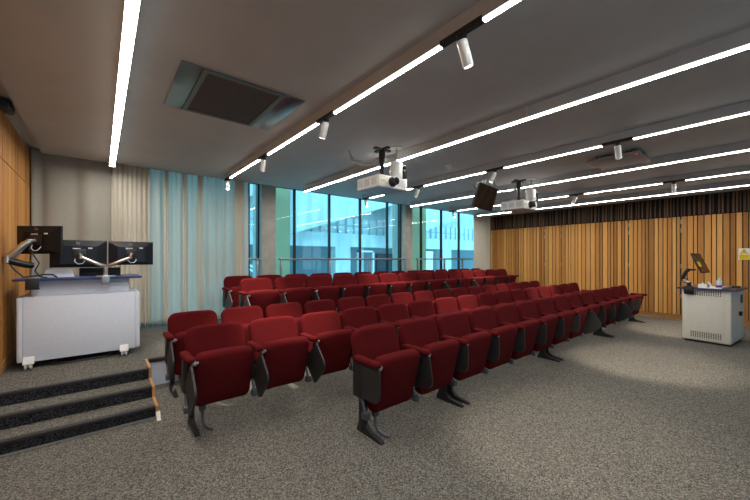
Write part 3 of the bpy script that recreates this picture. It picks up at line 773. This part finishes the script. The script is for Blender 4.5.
# ------------------------------------------------------------------ atrium beyond the glass
AY = 12.5
atc = noise_colour(mat('atrium_concrete', rough=.8), (.50, .52, .52), (.66, .68, .68), 1.2, 5, mapping=(3, 3, .5))
b = MB(); b.box((-8, YW + .4, -3.6), (26, 22, -3.5)); struct(b.build('floor_atrium', atc, smooth=False))
b = MB()
b.box((-8, AY, 1.95), (26, AY + .6, 2.55)); b.box((-8, AY + .3, 3.30), (26, AY + .9, 9.0))
b.box((-8, AY, -3.5), (26, AY + .5, -.1))
for x in (-3.5, 1.2, 8.0, 15.3, 20): b.box((x, AY, -.1), (x + .8, AY + .5, 1.95))
struct(b.build('wall_atrium', atc, smooth=False))
b = MB(); b.box((-8, AY + 2.6, -.2), (26, AY + 2.8, 3.4)); b.box((-8, AY + .5, -.2), (26, AY + 2.6, -.1)); b.box((-8, AY + .5, 2.1), (26, AY + 2.6, 2.2))
struct(b.build('wall_atrium_inner', mat('pale_inner_wall', (.34, .40, .44), .8), smooth=False))
b = MB()
for k in range(70): b.box((-7 + k * .45, AY + .25, 2.55), (-6.96 + k * .45, AY + .31, 3.30))
for z in (2.9,): b.box((-8, AY + .25, z), (26, AY + .31, z + .04))
struct(b.build('window_7', mat('pale_mullion', (.45, .52, .55), .5), smooth=False))
b = MB(); b.box((-8, AY + .34, 2.5), (26, AY + .36, 3.3)); struct(b.build('window_8', mat('frosted_clerestory', (.75, .80, .80), .3), smooth=False))
# sloping concrete beams crossing the atrium
for x0, z0, x1, z1 in ((1.5, 2.55, 6.5, 4.6), (5.5, 2.35, 11.5, 4.2), (10.5, 2.2, 17.5, 4.2)):
    b = MB(); b.prism([(x0, AY - 1.0, z0), (x1, AY - 1.0, z1), (x1, AY - 1.0, z1 + 3.5), (x0, AY - 1.0, z0 + 3.5)], (0, .35, 0)); struct(b.build('wall_atrium_beam', atc, smooth=False))
for x in (6.2, 10.6, 14.2, 17.0):
    b = MB(); b.cyl((x, AY + 1.6, -.1), (x, AY + 1.6, 2.1), .14, 14); struct(b.build('wall_atrium_post', 'paper'))
b = MB()
for x in (3.4, 12.4, 16.2): b.box((x, AY + 2.45, -.1), (x + 1.2, AY + 2.59, 1.7))
struct(b.build('wall_atrium_recess', mat('deep_blue_recess', (.05, .09, .12), .6), smooth=False))
# doors / rooms seen across the atrium
for x in (9.3, 13.2):
    b = MB()
    b.box((x, AY + .1, -.1), (x + .08, AY + .2, 1.8)); b.box((x + .9, AY + .1, -.1), (x + .98, AY + .2, 1.8)); b.box((x, AY + .1, 1.72), (x + .98, AY + .2, 1.8))
    struct(b.build('door_1' if x < 10 else 'door_2', 'paper', smooth=False))
b = MB(); b.box((11.0, 10.5, -.2), (12.15, 10.56, 1.75)); o = b.build('display_board', mat('white_board_gloss', (.85, .88, .90), .4), smooth=False)
tag(o, 'tall plain white board standing across the atrium', 'board')
b = MB(); b.box((10.5, 10.2, -.3), (16.0, 11.8, -.2)); struct(b.build('floor_bridge', atc, smooth=False))
t = thing('atrium_stair', 'pale stair flight descending across the atrium', 'staircase', (0, 0, 0))
b = MB()
for q in (0, .9): b.tube([(2.2, 9.6 + q, 1.75), (7.0, 9.6 + q, -.6)], .035, 8)
b.build('handrail', 'paper', t)
b = MB(); b.prism([(2.0, 9.55, 1.0), (7.0, 9.55, -1.5), (7.0, 9.55, -1.85), (2.0, 9.55, .65)], (0, 1.0, 0)); b.build('flight', atc, t, smooth=False)
# pale sheets added outside the glass, standing in for reflections in the panes
refl_sheet = sheer_mat('pale_blind_cloth', (.86, .82, .66), (.90, .80, .60), .6, .02)
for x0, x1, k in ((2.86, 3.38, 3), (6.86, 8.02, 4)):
    b = MB(); b.box((x0, 7.22, -.5), (x1, 7.26, 3.3)); struct(b.build('trim_%d' % k, refl_sheet, smooth=False))

# ------------------------------------------------------------------ daylight
w = bpy.data.worlds.new('World'); SC.world = w; w.use_nodes = True
bg = w.node_tree.nodes['Background']; bg.inputs[0].default_value = (.50, .76, 1.0, 1); bg.inputs[1].default_value = 1.7
def portal(x0, x1, z0, z1, y, face):
    ld = bpy.data.lights.new('portal', 'AREA'); ld.shape = 'RECTANGLE'; ld.size = x1 - x0; ld.size_y = z1 - z0; ld.cycles.is_portal = True
    o = bpy.data.objects.new('portal', ld); COL.objects.link(o); o.location = ((x0 + x1) / 2, y, (z0 + z1) / 2); o.rotation_euler = (R(90) if face > 0 else R(-90), 0, 0)
for a, c in ():  portal(a, c, .75, 2.5, YF - .13, 1)

# ------------------------------------------------------------------ camera
cd = bpy.data.cameras.new('Camera'); cam = bpy.data.objects.new('Camera', cd); COL.objects.link(cam)
cam.location = (0, 0, 1.42); cam.rotation_euler = (R(90), 0, R(-39.33))
cd.sensor_fit = 'HORIZONTAL'; cd.sensor_width = 36; cd.lens = 36 * 335 / 750; cd.shift_y = 8.5 / 750; cd.clip_start = .05
SC.camera = cam
vs = SC.view_settings; vs.view_transform = 'Standard'; vs.look = 'None'; vs.gamma = 1; vs.exposure = 1.17
SC.cycles.max_bounces = 8; SC.cycles.transparent_max_bounces = 16
